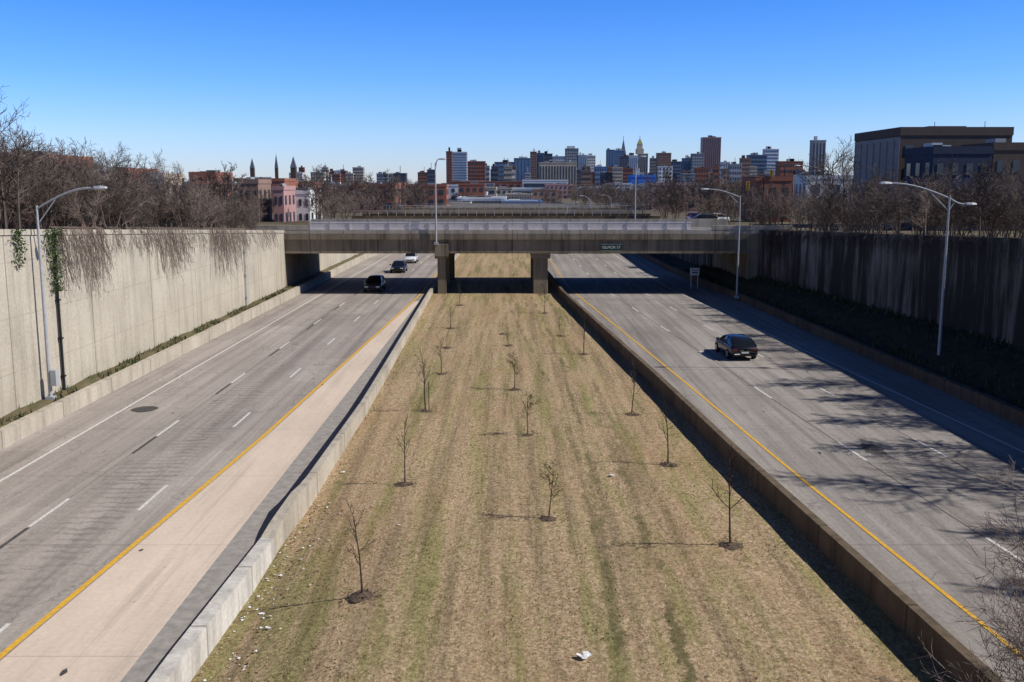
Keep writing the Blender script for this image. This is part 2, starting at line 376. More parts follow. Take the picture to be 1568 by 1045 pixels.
for i in range(2600):
    y=R.uniform(30,103); x=R.uniform(-23.55,-22.7); 
    if noise.noise(Vector((x,y*0.35,0)))<-0.05: continue
    h=R.uniform(.1,.45); a=R.uniform(0,6.28); w=.06
    b.face([(x-w*math.cos(a),y-w*math.sin(a),.68),(x+w*math.cos(a),y+w*math.sin(a),.68),(x+R.uniform(-.2,.2),y+R.uniform(-.2,.2),.68+h)],R.choice([0,1,1]))
b.obj('weeds',['ivy','dirt'])
b=MB()
for i in range(7000):
    y=R.uniform(34,125); t=R.random(); rb=RB(y)+.5; x=rb+(RW(y)-rb)*t; zz=.45+(ZB(y)-.5)*t
    h=R.uniform(.1,.5); a=R.uniform(0,6.28); w=.09
    b.face([(x-w*math.cos(a),y-w*math.sin(a),zz-.1),(x+w*math.cos(a),y+w*math.sin(a),zz-.1),(x+R.uniform(-.2,.2),y+R.uniform(-.2,.2),zz+h)],R.choice([0,1]))
b.obj('bank_tussocks',['bank','ivy'])
b=MB()
for i in range(22000):
    y=20+R.random()**1.5*75; x=R.uniform(Lmw(y)+.05,Rmw(y)-.05)
    z=gz(x,y); h=R.uniform(.02,.07)*(1 if abs(x-Lmw(y))>.5 else 2.2); a=R.uniform(0,6.28); w=R.uniform(.012,.03)
    b.face([(x-w*math.cos(a),y-w*math.sin(a),z-.02),(x+w*math.cos(a),y+w*math.sin(a),z-.02),(x+R.uniform(-.06,.06),y+R.uniform(-.06,.06),z+h)],0)
b.obj('grass_tufts',['grass'])
for u,v in ((372,470),(30,600)):
    p=G(u,v,0.7); y=p.y
    b=MB(); b.tube([(LW+0.12,y,0.7),(LW+0.12,y,ZL(y)+0.1)],0.07,8)
    for z in (1.5,3.5,5.5): b.box(LW+0.01,LW+0.22,y-0.12,y+0.12,z,z+0.08)
    b.obj('drain_pipe',['tyre'] if u<100 else ['steel'])
# ---------- bridges ----------
YB=103.0; YB2=120.5
br=empty('road_bridge')
xl,xr=-24.2,25.9
b=MB()
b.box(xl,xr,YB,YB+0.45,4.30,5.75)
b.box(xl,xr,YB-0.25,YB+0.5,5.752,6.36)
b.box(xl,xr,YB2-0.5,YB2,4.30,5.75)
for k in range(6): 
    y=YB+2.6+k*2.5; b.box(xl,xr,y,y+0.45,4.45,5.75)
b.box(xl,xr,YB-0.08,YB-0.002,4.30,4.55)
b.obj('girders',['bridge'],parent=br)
b=MB(); b.box(xl,xr,YB+0.502,YB2-0.3,5.76,6.30); b.obj('deck',['deck'],parent=br)
b=MB(); b.box(xl,xr,YB-0.22,YB+0.12,6.362,6.74); b.box(xl,xr,YB2-0.6,YB2-0.2,6.302,7.25)
b.box(xl-3,xl+3.2,YB-0.24,YB+0.2,6.745,7.2); b.box(xr-5.2,xr+3,YB-0.24,YB+0.2,6.745,7.2)
b.obj('parapet',['parapet'],parent=br)
b=MB(); x=-20.9
while x<18.5:
    b.box(x-0.03,x+0.03,YB-0.06,YB-0.03,6.74,7.48); x+=0.11
b.box(-21,18.6,YB-0.09,YB+0.01,7.48,7.56); b.box(-21,18.6,YB-0.075,YB-0.01,6.78,6.83)
b.obj('railing',['rail'],parent=br)
b=MB(); x=-20.9
while x<18.6:
    b.box(x-0.06,x+0.06,YB-0.14,YB+0.02,6.74,7.60); x+=2.05
b.obj('railing_posts',['steel'],parent=br)
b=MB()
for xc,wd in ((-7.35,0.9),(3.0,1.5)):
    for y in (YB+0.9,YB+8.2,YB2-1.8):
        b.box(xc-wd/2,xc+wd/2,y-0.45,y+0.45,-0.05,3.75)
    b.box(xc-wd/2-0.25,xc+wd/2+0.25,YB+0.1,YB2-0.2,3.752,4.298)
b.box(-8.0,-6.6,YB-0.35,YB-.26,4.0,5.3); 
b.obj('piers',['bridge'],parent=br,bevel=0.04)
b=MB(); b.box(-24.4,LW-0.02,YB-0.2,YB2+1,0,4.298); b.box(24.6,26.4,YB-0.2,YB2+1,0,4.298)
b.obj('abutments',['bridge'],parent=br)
def bridge2(Y,z0,z1,x0,x1,dep=12,mat='bridge'):
    e2=empty('distant_bridge')
    b=MB(); b.box(x0,x1,Y,Y+dep,z0,z1); b.box(x0,x1,Y-0.3,Y-.002,z1-0.7,z1+0.9); b.box(x0,x1,Y+dep+.002,Y+dep+.3,z1-.7,z1+.9)
    for x in (-9,3.5): b.box(x-.6,x+.6,Y+1,Y+dep-1,0,z0-.002)
    b.obj('span',[mat],parent=e2)
    b=MB(); x=x0
    while x<x1: b.box(x,x+.08,Y-.2,Y-.12,z1+.9,z1+1.7); x+=1.5
    b.box(x0,x1,Y-.2,Y-.12,z1+1.66,z1+1.74); b.obj('railing',['steel'],parent=e2)
bridge2(168,4.0,5.2,-27,25,12,'barrierD')
bridge2(215,3.6,5.1,-28,26)
bridge2(285,2.8,4.0,-26,45,9,'parapet')
bridge2(380,1.6,2.8,-40,24,9,'parapet')
sg=empty('street_sign')
x0,z0=P(920,384,YB-0.3); x1,z1=P(952,374.5,YB-0.3)
b=MB(); b.box(x0,x1,YB-0.36,YB-0.30,z0,z1); b.obj('panel',['green'],parent=sg)
b=MB(); 
for q in ((x0-.03,x1+.03,z0-.03,z0-.002),(x0-.03,x1+.03,z1+.002,z1+.03)): b.box(q[0],q[1],YB-0.36,YB-0.30,q[2],q[3])
b.obj('border',['steel'],parent=sg)
tc=bpy.data.curves.new('legend','FONT'); tc.body='GILMOR ST'; tc.size=0.38; tc.align_x='CENTER'; tc.align_y='CENTER'; tc.extrude=0.004
to=bpy.data.objects.new('legend',tc); COL.objects.link(to); to.rotation_euler=(math.pi/2,0,0); to.location=((x0+x1)/2,YB-0.368,(z0+z1)/2); to.data.materials.append(M['signw']); to.parent=sg
p=G(1063,440,0.6); b=MB(); b.tube([(p.x-.35,p.y,0.4),(p.x-.35,p.y,2.6)],.04,6); b.tube([(p.x+.35,p.y,0.4),(p.x+.35,p.y,2.6)],.04,6)
b.box(p.x-.5,p.x+.5,p.y-.06,p.y-.045,1.85,2.65,1); b.box(p.x-.5,p.x+.5,p.y-.044,p.y-.03,1.85,2.65,0)
b.box(p.x-.38,p.x+.38,p.y-.068,p.y-.062,2.38,2.46,2); b.box(p.x-.3,p.x+.3,p.y-.068,p.y-.062,2.08,2.22,2)
b.obj('traffic_sign',['steel','steel','green'])  # face uses dull grey steel, its colour dimmed to suggest shadow
# ---------- street lamps ----------
def lamp(x,y,z0,ztop,arm,rise,double=False,r=0.10):
    o=empty('street_lamp',(x,y,z0)); h=ztop-z0
    b=MB(); b.tube([(0,0,0),(0,0,h*0.5),(0,0,h)],[r,r*0.8,r*0.55],10,cap=True); b.box(-.2,.2,-.2,.2,0,.25)
    b.obj('pole',['steel'],parent=o)
    def arm_(a,rise):
        s=1 if a>0 else -1
        b=MB(); pts=[]
        for i in range(9):
            t=i/8; pts.append((a*t,0,h-0.15+rise*math.sin(t*math.pi/2)))
        b.tube(pts,[0.05]*9,6); b.tube([(0,0,h-0.9),(a*.35,0,h-.15+rise*math.sin(.35*math.pi/2)-.05)],.03,5); b.obj('arm',['steel'],parent=o)
        b=MB(); xe,ze=a,h-0.15+rise
        n=[]
        for i,(t,w,hh) in enumerate(((0,.05,.05),(.15,.13,.09),(.45,.17,.11),(.7,.12,.07),(.78,.03,.03))):
            b.v+=[(xe+s*t,-w,ze-.02),(xe+s*t,-w*.6,ze+hh),(xe+s*t,w*.6,ze+hh),(xe+s*t,w,ze-.02),(xe+s*t,w*.6,ze-hh*.8),(xe+s*t,-w*.6,ze-hh*.8)]; n.append(i*6)
        for a0,a1 in zip(n,n[1:]):
            for k in range(6):
                k2=(k+1)%6; b.f.append((a0+k,a0+k2,a1+k2,a1+k)); b.m.append(1 if k in(4,) else 0)
        b.obj('lamp_head',['steel','lampglass'],parent=o)
    arm_(arm,rise)
    if double: arm_(-arm*0.25,-0.35)
    return o
def lamp_px(ub,vb,zb,vt,uh,vh,p=None,**k):
    p=p or G(ub,vb,zb); x,zt=P(ub,vt,p.y); xh,zh=P(uh,vh,p.y)
    return lamp(p.x,p.y,zb,zt,xh-p.x,zh-zt+.15,**k)
o=lamp_px(70,608,0.7,315,140,288,p=Vector((-23.15,48.6,.7)))
b=MB(); b.box(.12,.42,-.18,.18,.8,1.6); b.obj('control_box',['steel'],parent=o,bevel=.02)
lamp_px(1436,565,0.3,300,1366,281,double=True)
lamp_px(1128,457,0.3,300,1085,290)
def lamp_up(u,Y,v0,vt,uh,vh,**k):
    x,z0=P(u,v0,Y); _,zt=P(u,vt,Y); xh,zh=P(uh,vh,Y); return lamp(x,Y,z0,zt,xh-x,zh-zt+.15,**k)
lamp_up(668,YB-0.45,375,250,672,244)
lamp_up(972,124,345,262,980,240)
lamp_up(1272,128,345,263,1225,254)
lamp_up(868,190,345,314,880,310); lamp_up(904,230,345,306,892,300); lamp_up(1213,170,330,268,1250,262)
lamp_up(935,260,340,303,925,299)
for (u,v,Y) in ((1145,285,126),(1181,266,150),(1331,287,118)):
    x,z=P(u,v,Y); zg=ZR(Y); b=MB(); b.tube([(x+2,Y,zg),(x+2,Y,z+1),(x,Y,z+1.1)],.07,6); b.box(x-.2,x+.2,Y-.2,Y+.1,z-.55,z+.55,1)
    for k in range(3): b.tube([(x,Y-.2,z-.35+.35*k),(x,Y-.36,z-.35+.35*k)],.12,8,0)
    b.obj('traffic_light',['tyre','yellow'])
# ---------- bare trees ----------
def rdir(r,d,ang):
    a=d.orthogonal().normalized(); b2=d.cross(a); t=r.uniform(0,6.283)
    return (d*math.cos(ang)+(a*math.cos(t)+b2*math.sin(t))*math.sin(ang)).normalized()
def bare_mesh(name,seed,h,stems,mat,levels=3,kids=(8,7,5),r0=0.09,spread=0.5,twig=0.012,droop=0.0,buds=0,ang=(.45,1.05),ls=(.38,.62),tb=.22):
    r=random.Random(seed); b=MB(); tips=[]
    def branch(p,d,L,rad,lv):
        n=4 if lv<2 else (3 if lv<levels else 2)
        pts=[p.copy()]; rs=[rad]; q=p.copy(); dd=d.copy()
        for i in range(n):
            dd=(dd+Vector((r.uniform(-1,1),r.uniform(-1,1),r.uniform(-.6,1)-droop))*(0.16+0.06*lv)*(0.4 if stems==1 and lv==0 else 1)).normalized()
            q=q+dd*(L/n); pts.append(q.copy()); rs.append(max(twig*.6,rad*(1-(i+1)/n*0.75)))
        b.tube(pts,rs,5 if lv==0 else 3)
        if lv<levels:
            k=kids[lv]
            for j in range(k):
                t=(tb if lv==0 else .12)+(1-(tb if lv==0 else .2))*(j+r.random())/k; t=min(t,.98)
                idx=min(int(t*n),n-1); f=t*n-idx; pp=pts[idx].lerp(pts[idx+1],f)
                branch(pp,rdir(r,(pts[idx+1]-pts[idx]).normalized(),r.uniform(*ang)),L*r.uniform(*ls)*(1.05-.4*t),max(twig,rad*.45*(1-t*.5)),lv+1)
        else: tips.append(pts[-1])
    for s in range(stems):
        a=6.283*s/max(1,stems)+r.uniform(-.5,.5); tl=r.uniform(.05,spread) if stems>1 else r.uniform(0,.05)
        d=Vector((math.cos(a)*tl,math.sin(a)*tl,1)).normalized()
        branch(Vector((math.cos(a)*.15*(stems>1),math.sin(a)*.15*(stems>1),-.1 if h>2 else 0)),d,h*r.uniform(.65,.95),r0*r.uniform(.7,1),0)
    mats=[mat]
    if buds:
        mats.append('bud')
        for p in tips:
            for _ in range(buds):
                q=p+Vector((r.gauss(0,.03),r.gauss(0,.03),r.gauss(0,.03))); s=.010
                b.face([q+Vector((r.uniform(-s,s),r.uniform(-s,s),r.uniform(-s,s))) for _ in range(3)],1)
    return b.mesh(name,mats)
scrub=[bare_mesh('scrub_mesh',10+i,6.0,5,'bark' if i%2 else 'barkd',3,(7,6,4),0.06,0.7,0.016) for i in range(5)]
talls=[bare_mesh('tall_mesh',30+i,8.5,1,'barkd' if i%2 else 'bark',3,(14,8,5),0.16,0.2,0.018) for i in range(4)]
fars=[bare_mesh('far_mesh',50+i,8.0,3,'barkf',3,(8,6,3),0.12,0.5,0.042) for i in range(4)]
shade=[bare_mesh('dense_tree_mesh',70+i,9.0,1,'barkd',3,(15,8,5),0.18,0.2,0.036) for i in range(3)]
def put(mesh,name,x,y,z,s,parent=None,sz=None):
    o=bpy.data.objects.new(name,mesh); o.location=(x,y,z); o.rotation_euler=(R.uniform(-.06,.06),R.uniform(-.06,.06),R.uniform(0,6.28))
    o.scale=(s,s,sz or s); COL.objects.link(o)
    if parent: o.parent=parent
    return o
for i in range(165):
    y=30+72*R.random(); x=LW-0.8-abs(R.gauss(0,1))*9
    sc=R.uniform(.5,.85) if x>-30 else R.uniform(.75,1.1)
    if y<60 and x<-26: sc*=1.1
    if y>86: sc*=.75
    put(R.choice(scrub),'bare_shrub',x,y,ZL(y)-.1,sc)
for (u,Y,s) in ((30,60,.85),(75,64,.85),(120,75,.7),(5,50,.75),(190,85,.75),(215,90,.8),(250,92,.7),(300,100,.65),(350,110,.6),(60,85,1.0),(110,95,.9),(150,110,.9),(280,112,.75),(25,52,.7),(90,70,.8)):
    x,_=P(u,300,Y); put(R.choice(talls),'bare_tree',x,Y,ZL(Y),s)
for i in range(125):
    y=34+75*R.random(); x=RW(y)+1.2+abs(R.gauss(0,1))*8
    put(R.choice(scrub),'bare_shrub',x,y,ZR(y)-.1,R.uniform(.5,.9))
for (u,Y,s) in ((1270,112,1.25),(1245,118,1.05),(1295,125,1.1),(1200,110,.65),(1150,118,.6),(1180,130,.7),(1420,70,.6),(1380,95,.75),(1450,98,.75),(1530,90,.7),(1340,84,.6),(1460,75,.55),(1300,100,.7),(1490,104,.7),(1350,106,.7),(1560,80,.65),(1400,105,.65)):
    x,_=P(u,300,Y); put(R.choice(talls),'bare_tree',x,Y,ZR(Y),s)
for y,s in ((12,1.0),(19,.95),(24,1.0),(29,.9),(34,.95),(40,.85),(45,.8),(50,.8),(54,.7),(60,.66),(66,.6),(73,.55),(80,.5),(90,.45)):
    put(R.choice(shade),'bare_tree',RW(y)+1.6+R.random(),y,ZR(y),s)
dm=empty('distant_tree_mass')
n=0
while n<780:
    if n<560: Y=125+R.random()**1.6*900; a=R.uniform(-0.5,0.55)
    else: Y=R.uniform(130,460); a=R.choice([R.uniform(-.24,-.05),R.uniform(.03,.30)])
    x=a*Y
    if LW-1<x<RW(Y)+1 and Y<420: continue
    if -0.25<a<-.195 and Y<178: continue
    if -0.43<a<-.34 and Y<152: continue
    if -0.085<a<0.03 and Y>230: 
        if R.random()<0.85: continue
    if 40<x<75 and Y<150: continue
    put(R.choice(fars if Y>190 else scrub+fars),'tree',x,Y,ground_z(x,Y)-.2,R.uniform(.55,.98)*(1+Y/2600),dm); n+=1
# ---------- buildings ----------
def building(name,x0,x1,y0,dep,z0,z1,wall,win='wdark',floors=5,cols=5,style='grid',roof='w_roof',extras=True,sidecols=3):
    o=empty(name); b=MB()
    b.box(x0,x1,y0,y0+dep,z0,z1,0,top=1)
    W=x1-x0; hh=z1-z0; e=0.02+y0*0.00006
    t=min(.6,hh*.05)+.2
    for q in ((x0-e*3,x1+e*3,y0-e*3,y0+.3),(x0-e*3,x1+e*3,y0+dep-.3,y0+dep+e*3),(x0-e*3,x0+.3,y0+.302,y0+dep-.302),(x1-.3,x1+e*3,y0+.302,y0+dep-.302)):
        b.box(*q,z1-t*.3,z1+t,0)
    b.obj('walls',['w_'+wall,roof],parent=o)
    b=MB(); fh=(hh-t)/floors
    side=-1 if (x0+x1)/2>0 else 1
    def winq(a0,a1,za,zb):
        b.box(a0,a1,y0-e*2,y0-e,za,zb)
    for i in range(floors):
        za=z0+fh*i+fh*.30; zb=z0+fh*i+fh*.78
        if style=='bands': winq(x0+W*.03,x1-W*.03,za,zb)
        elif style=='grid':
            for j in range(cols):
                a0=x0+W*(j+.28)/cols; winq(a0,x0+W*(j+.72)/cols,za,zb)
    if style=='vert':
        for j in range(cols): winq(x0+W*(j+.27)/cols,x0+W*(j+.70)/cols,z0+fh*.5,z1-t-fh*.3)
    for i in range(floors):
        za=z0+fh*i+fh*.28; zb=z0+fh*i+fh*.82
        for j in range(sidecols):
            c0=y0+dep*(j+.28)/sidecols; c1=y0+dep*(j+.7)/sidecols
            if side<0: b.box(x0-e*2,x0-e,c0,c1,za,zb)
            else: b.box(x1+e,x1+e*2,c0,c1,za,zb)
    b.obj('windows',[win],parent=o)
    if extras:
        b=MB(); r=random.Random(int(x0*13+y0))
        for k in range(r.choice([1,2,2])):
            a=x0+W*r.uniform(.1,.5); ww=W*r.uniform(.15,.35); b.box(a,a+ww,y0+dep*.3,y0+dep*.6,z1+.01*k,z1+min(5,hh*.10)*r.uniform(.5,1.1)+.3)
        if y0>1200 and r.random()<.4: b.tube([(x0+W*.5,y0+dep*.5,z1),(x0+W*.5,y0+dep*.5,z1+r.uniform(5,10))],.4,4)
        b.obj('roof_plant',['w_'+r.choice(['grey','roof','lgrey'])],parent=o)
    return o
def B(name,u0,u1,vt,Y,wall,win='wdark',floors=12,cols=6,style='grid',dep=None,z0=0,**k):
    x0,zt=P(u0,vt,Y); x1,_=P(u1,vt,Y)
    return building(name,x0,x1,Y,dep or (x1-x0)*.8,z0,zt,wall,win,floors,cols,style,**k)
D=1900
B('apartment_tower',683,692,233,1000,'brick',floors=16,cols=3); B('apartment_tower',692.5,715,234,1002,'lgrey','wblue',16,5,'bands')
B('office_block',715,743,248,1300,'brick',floors=8,cols=8)
B('office_block',757,787,249,1500,'dark','wblue',6,4,'bands'); B('office_block',787,813,243,1700,'slate','wblue',10,5,'vert')
B('office_tower',812,822,233,D,'brown',cols=3,floors=14); B('office_tower',822,833,235,D+40,'slate','wdark',14,4,'vert'); B('office_tower',831,846,236,D+150,'dark',floors=12,cols=5)
B('columned_civic_building',826,883,250,1100,'beige',floors=4,cols=13,style='vert'); B('office_tower',866,886,228,D,'grey',cols=6,floors=14)
B('office_tower',846,866,240,D+100,'lgrey','wblue',10,6,'grid')
B('glass_office_tower',884,899,238,D,'lgrey','wblue',12,5,'vert'); B('office_tower',899,912,239,D+30,'white','wdark',12,4); B('office_block',911,929,256,1500,'blue',floors=5,cols=5)
B('office_tower',929,941,230,D,'slate','wblue',18,3,'vert'); B('office_tower',941,958,231,D+60,'blue','wdark',18,6,'grid')
B('office_tower',950,963,240,1700,'dark',floors=12,cols=4); B('office_tower',962,977,239,D-150,'white','wblue',10,5,'vert')
B('office_tower',1007,1028,235,D,'brown',floors=14,cols=6); B('office_tower',996,1008,243,D+40,'grey',floors=10,cols=4); B('office_tower',1028,1046,248,D+40,'slate',floors=8,cols=5)
B('office_tower',1077,1104.5,211,D,'pink','wdark',24,9,'vert'); B('office_tower',1060,1078,236,D-100,'grey',floors=12,cols=5); B('office_tower',1046,1062,243,D-80,'slate','wblue',9,5,'bands')
B('office_block',1104,1118,249,1500,'lgrey',floors=6,cols=4); B('office_block',1135,1150,243,1500,'brown',floors=8,cols=5); B('office_block',1148,1175,238,1600,'slate',floors=9,cols=8,style='bands')
B('glass_office_tower',1172,1193,229,1700,'white','wblue',12,4,'bands'); B('apartment_tower',1245,1265,216,900,'grey','wdark',15,4,'vert'); B('office_block',1195,1230,248,1300,'brick',floors=5,cols=9)
B('office_block',1118,1136,252,1300,'grey',floors=5,cols=5)
def crown_tower(uc,w,vb,vr,vs,Y,roofm):
    o=B('art_deco_tower',uc-w,uc+w,vb,Y,'beige',floors=18,cols=5,style='vert',extras=False)
    xc,_=P(uc,0,Y); s=Y/F*w*1.02
    b=MB(); zb=P(0,vb,Y)[1]; zr=P(0,vr,Y)[1]; zs=P(0,vs,Y)[1]; yc=Y+s*.9
    b.box(xc-s*.72,xc+s*.72,yc-s*.72,yc+s*.72,zb,zb+(zr-zb)*.55,0); b.box(xc-s*.5,xc+s*.5,yc-s*.5,yc+s*.5,zb+(zr-zb)*.55,zr,0)
    n=len(b.v); q=s*.52; b.v+=[(xc-q,yc-q,zr),(xc+q,yc-q,zr),(xc+q,yc+q,zr),(xc-q,yc+q,zr),(xc,yc,zs)]
    for k in range(4): b.f.append((n+k,n+(k+1)%4,n+4)); b.m.append(1)
    b.tube([(xc,yc,zs-1),(xc,yc,zs+4)],.5,5,1)
    b.obj('crown',['w_beige',roofm],parent=o)
M['copper']=simple('green_gold_roof',(0.20,0.26,0.12),(0.30,0.24,0.08),.3,.6)
crown_tower(985,7.5,236,221,211,D-30,'copper'); crown_tower(959,5,238,229,212,D+100,'w_dark')
B('blue_tarp_roof_house',966,1004,271,420,'tarp',floors=1,cols=3,dep=12,z0=3)
def church(uc,vs,vb,Y,w=5):
    xc,zs=P(uc,vs,Y); zb=P(uc,vb,Y)[1]; s=Y/F*w
    b=MB(); b.box(xc-s*.5,xc+s*.5,Y,Y+s,ground_z(xc,Y),zb); b.box(xc-s*.5-1,xc+s*2.5,Y+s+.01,Y+s*5,ground_z(xc,Y),zb-(zb-1)*.4)
    n=len(b.v); b.v+=[(xc-s*.55,Y-.1,zb),(xc+s*.55,Y-.1,zb),(xc+s*.55,Y+s,zb),(xc-s*.55,Y+s,zb),(xc,Y+s/2,zs)]
    for k in range(4): b.f.append((n+k,n+(k+1)%4,n+4)); b.m.append(1)
    for sx in (-1,1): b.tube([(xc+sx*s*.45,Y+.1,zb),(xc+sx*s*.45,Y+.1,zb+(zs-zb)*.25)],[s*.09,.02],5,1)
    b.obj('church',['w_umber','w_dark'])
church(385,242,258,600,6); church(422,235,258,640,4.5); church(448,239,257,620,8)
MR=random.Random(21)
for i in range(280):
    Y=MR.uniform(200,1250); a=MR.uniform(-.52,.5); x=a*Y
    if LW-12<x<RW(Y)+12 and Y<500: continue
    if -0.09<a<0.035 and Y<480: continue
    if 35<x<85 and Y<190: continue
    w=MR.uniform(6,12)*(1+Y/1400); h=MR.choice([6,6.5,7,7.5,8])*(1+max(0,Y-400)/1400); g=ground_z(x,Y)
    c=MR.choice(['brick','brick','brick','brown','beige','grey','pink','lgrey'])
    if MR.random()<.08: c='white'
    building('row_house' if h<10 else 'apartment_block',x,x+w,Y,MR.uniform(8,14),g,g+h,c,'wdark',max(2,int(h/3.2)),max(2,int(w/3)))
for i in range(80):
    u=MR.uniform(440,1240); Y=MR.uniform(1200,1700); v=MR.uniform(254,269)
    B('apartment_block',u,u+MR.uniform(8,22),v,Y,MR.choice(['brick','brick','brown','beige','grey','white','lgrey','dark']),floors=MR.randint(4,8),cols=MR.randint(4,9))
B('row_house',146,196,264,140,'brick',floors=3,cols=6,dep=12,z0=5); B('row_house',-30,75,246,96,'brick','glass',3,9,dep=10,z0=6)
B('row_house',418,434,290,150,'pink',floors=2,cols=2,dep=8,z0=5); B('row_house',434.5,474,296,158,'white','glass',2,4,dep=10,z0=5)
B('row_house',215,250,272,128,'beige',floors=3,cols=3,dep=8,z0=5); B('row_house',95,140,262,125,'grey',floors=3,cols=5,dep=8,z0=5)
B('row_house',290,330,270,135,'brick',floors=3,cols=4,dep=8,z0=5); B('row_house',365,395,280,150,'brown',floors=2,cols=3,dep=8,z0=5)
for (u0,u1,vt,Y,w,st) in ((674,760,288,620,'beige','bands'),(700,775,304,420,'white','bands'),(768,830,309,410,'blue','bands'),(668,720,311,405,'beige','bands'),(760,835,290,700,'lgrey','bands'),(690,800,279,900,'brick','grid'),(800,870,277,850,'white','bands'),(700,745,296,520,'lgrey','bands'),(775,815,298,540,'beige','grid')):
    B('warehouse',u0,u1,vt,Y,w,'wdark',2,10,st,dep=30,z0=0,roof='w_lgrey')
o=building('warehouse_block',46.6,60.0,121,16,ZR(121),17.4,'umber','glass',4,6,sidecols=0)
b=MB(); b.box(46.5,46.58,121.0,136.5,ZR(121),17.0); 
for k in range(6): b.box(46.40,46.49,122.5+k*2.3,122.9+k*2.3,ZR(121),16.6)
b.obj('side_panels',['w_mauve'],parent=o)
b=MB(); b.box(49,58,123,127,17.4,18.0); b.tube([(51,122,17.6),(51,122,18.8)],.04,4); b.tube([(58,124,17.6),(58,124,19.0)],.04,4); b.obj('roof_units',['w_umber'],parent=o)
building('row_house',46.5,53,111,8,ZR(111),14.9,'navy','glass',3,4); building('row_house',53.1,60,111,8,ZR(111),15.3,'umber','glass',3,4); building('row_house',60.1,70,111,8,ZR(111),14.4,'navy','glass',3,5)
building('row_house',36.5,42,150,9,ZR(150),12.0,'brick','glass',2,3)
# ---------- hanging vines & ivy ----------
def vines(name,spec,side,fx,fz,mat):
    b=MB()
    for (y0,y1,nn,L0) in spec:
        for i in range(nn):
            y=R.uniform(y0,y1); L=R.uniform(.3,1)*L0; s=side
            p=Vector((fx(y)+s*0.10,y,fz(y)+.35)); pts=[p+Vector((-s*.3,0,.1)),p.copy()]; q=p.copy(); n=7; dy=R.uniform(-.5,.5)
            for i2 in range(n):
                q=q+Vector((s*R.uniform(-.01,.10),dy*L/n*.6+R.uniform(-.1,.1),-L/n)); pts.append(q.copy())
                if R.random()<.7:
                    a=q.copy(); e2=a+Vector((s*R.uniform(0,.3),R.uniform(-.5,.5),R.uniform(-.5,.15))); b.tube([a,e2,e2+Vector((0,R.uniform(-.2,.2),-.25))],.009,3)
            b.tube(pts,[.015]*len(pts),3)
    b.obj(name,[mat])
yo=lambda u:LW/((u-784)/F)
vines('hanging_vines',[(yo(85),yo(160),80,3.6),(yo(235),yo(285),60,3.2),(yo(320),yo(370),70,3.8),(yo(170),yo(235),30,1.5),(yo(285),yo(420),70,1.8)],1,lambda y:LW,ZL,'bark')
vines('hanging_vines',[(60,102,160,1.2),(35,60,80,1.5),(94,101,60,3.2)],-1,RW,ZR,'barkd')
b=MB()
for (u,dz,w,n) in ((80,3.2,.55,900),(25,1.8,.35,300)):
    y0=yo(u)
    for i in range(n):
        t=R.random()**1.3; z=ZL(y0)+.3-dz*t; y=y0+R.gauss(0,w*(1-.5*t)); x=LW+R.uniform(.03,.35)
        q=Vector((x,y,z)); s=.10
        b.face([q+Vector((R.uniform(-s,s),R.uniform(-s,s),R.uniform(-s,s))) for _ in range(3)])
b.obj('ivy',['ivy'])
# ---------- median young trees ----------
ym=[bare_mesh('sapling_mesh',80+i,1.0,1,'barks',2,(9,4),.013,.05,.0036,ang=(.35,.85),ls=(.26,.42),tb=.36) for i in range(5)]
yb=bare_mesh('budding_sapling_mesh',90,1.0,1,'barks',3,(12,5,4),.013,.05,.0028,buds=3,ang=(.4,.95),ls=(.3,.5),tb=.36)
trees=[(555,912,755,0),(620,742,632,0),(652,630,530,0),(676,573,510,0),(684,533,503,0),(840,795,695,2),(808,667,590,1),(788,597,532,2),(778,530,497,0),(1118,835,665,0),(1023,712,592,0),(967,635,545,0),(894,543,470,0),(858,515,480,0),(834,480,430,0),(828,452,430,0),(704,468,430,0),(690,503,462,0),(707,445,425,0),(770,512,490,0)]
mul=MB()
for i,(u,v,vt,kd) in enumerate(trees):
    p=G(u,v,.04); _,zt=P(u,vt,p.y); h=zt-.04
    me=yb if kd else ym[i%5]
    hm=max(q.co.z for q in me.vertices); s=h/hm
    put(me,'young_tree',p.x,p.y,.0,s*(1.15 if kd else .9),sz=s)
    r0=.42; n=14; pts=[(p.x+r0*math.cos(6.283*k/n)*R.uniform(.8,1.2),p.y+r0*math.sin(6.283*k/n)*R.uniform(.8,1.2),.02) for k in range(n)]
    for k in range(n): mul.face([pts[k],pts[(k+1)%n],(p.x,p.y,.14)])
    for k in range(60):
        a=R.uniform(0,6.28); rr=r0*R.uniform(.3,1.6); q=Vector((p.x+rr*math.cos(a),p.y+rr*math.sin(a),.06)); s2=.07
        mul.face([q+Vector((R.uniform(-s2,s2),R.uniform(-s2,s2),R.uniform(0,.06))) for _ in range(3)])
mul.obj('mulch_beds',['mulch'])
p=G(657,628,.04); b=MB(); b.tube([(p.x,p.y,.04),(p.x,p.y,1.5)],.025,5); b.obj('tree_stake',['barkd'])
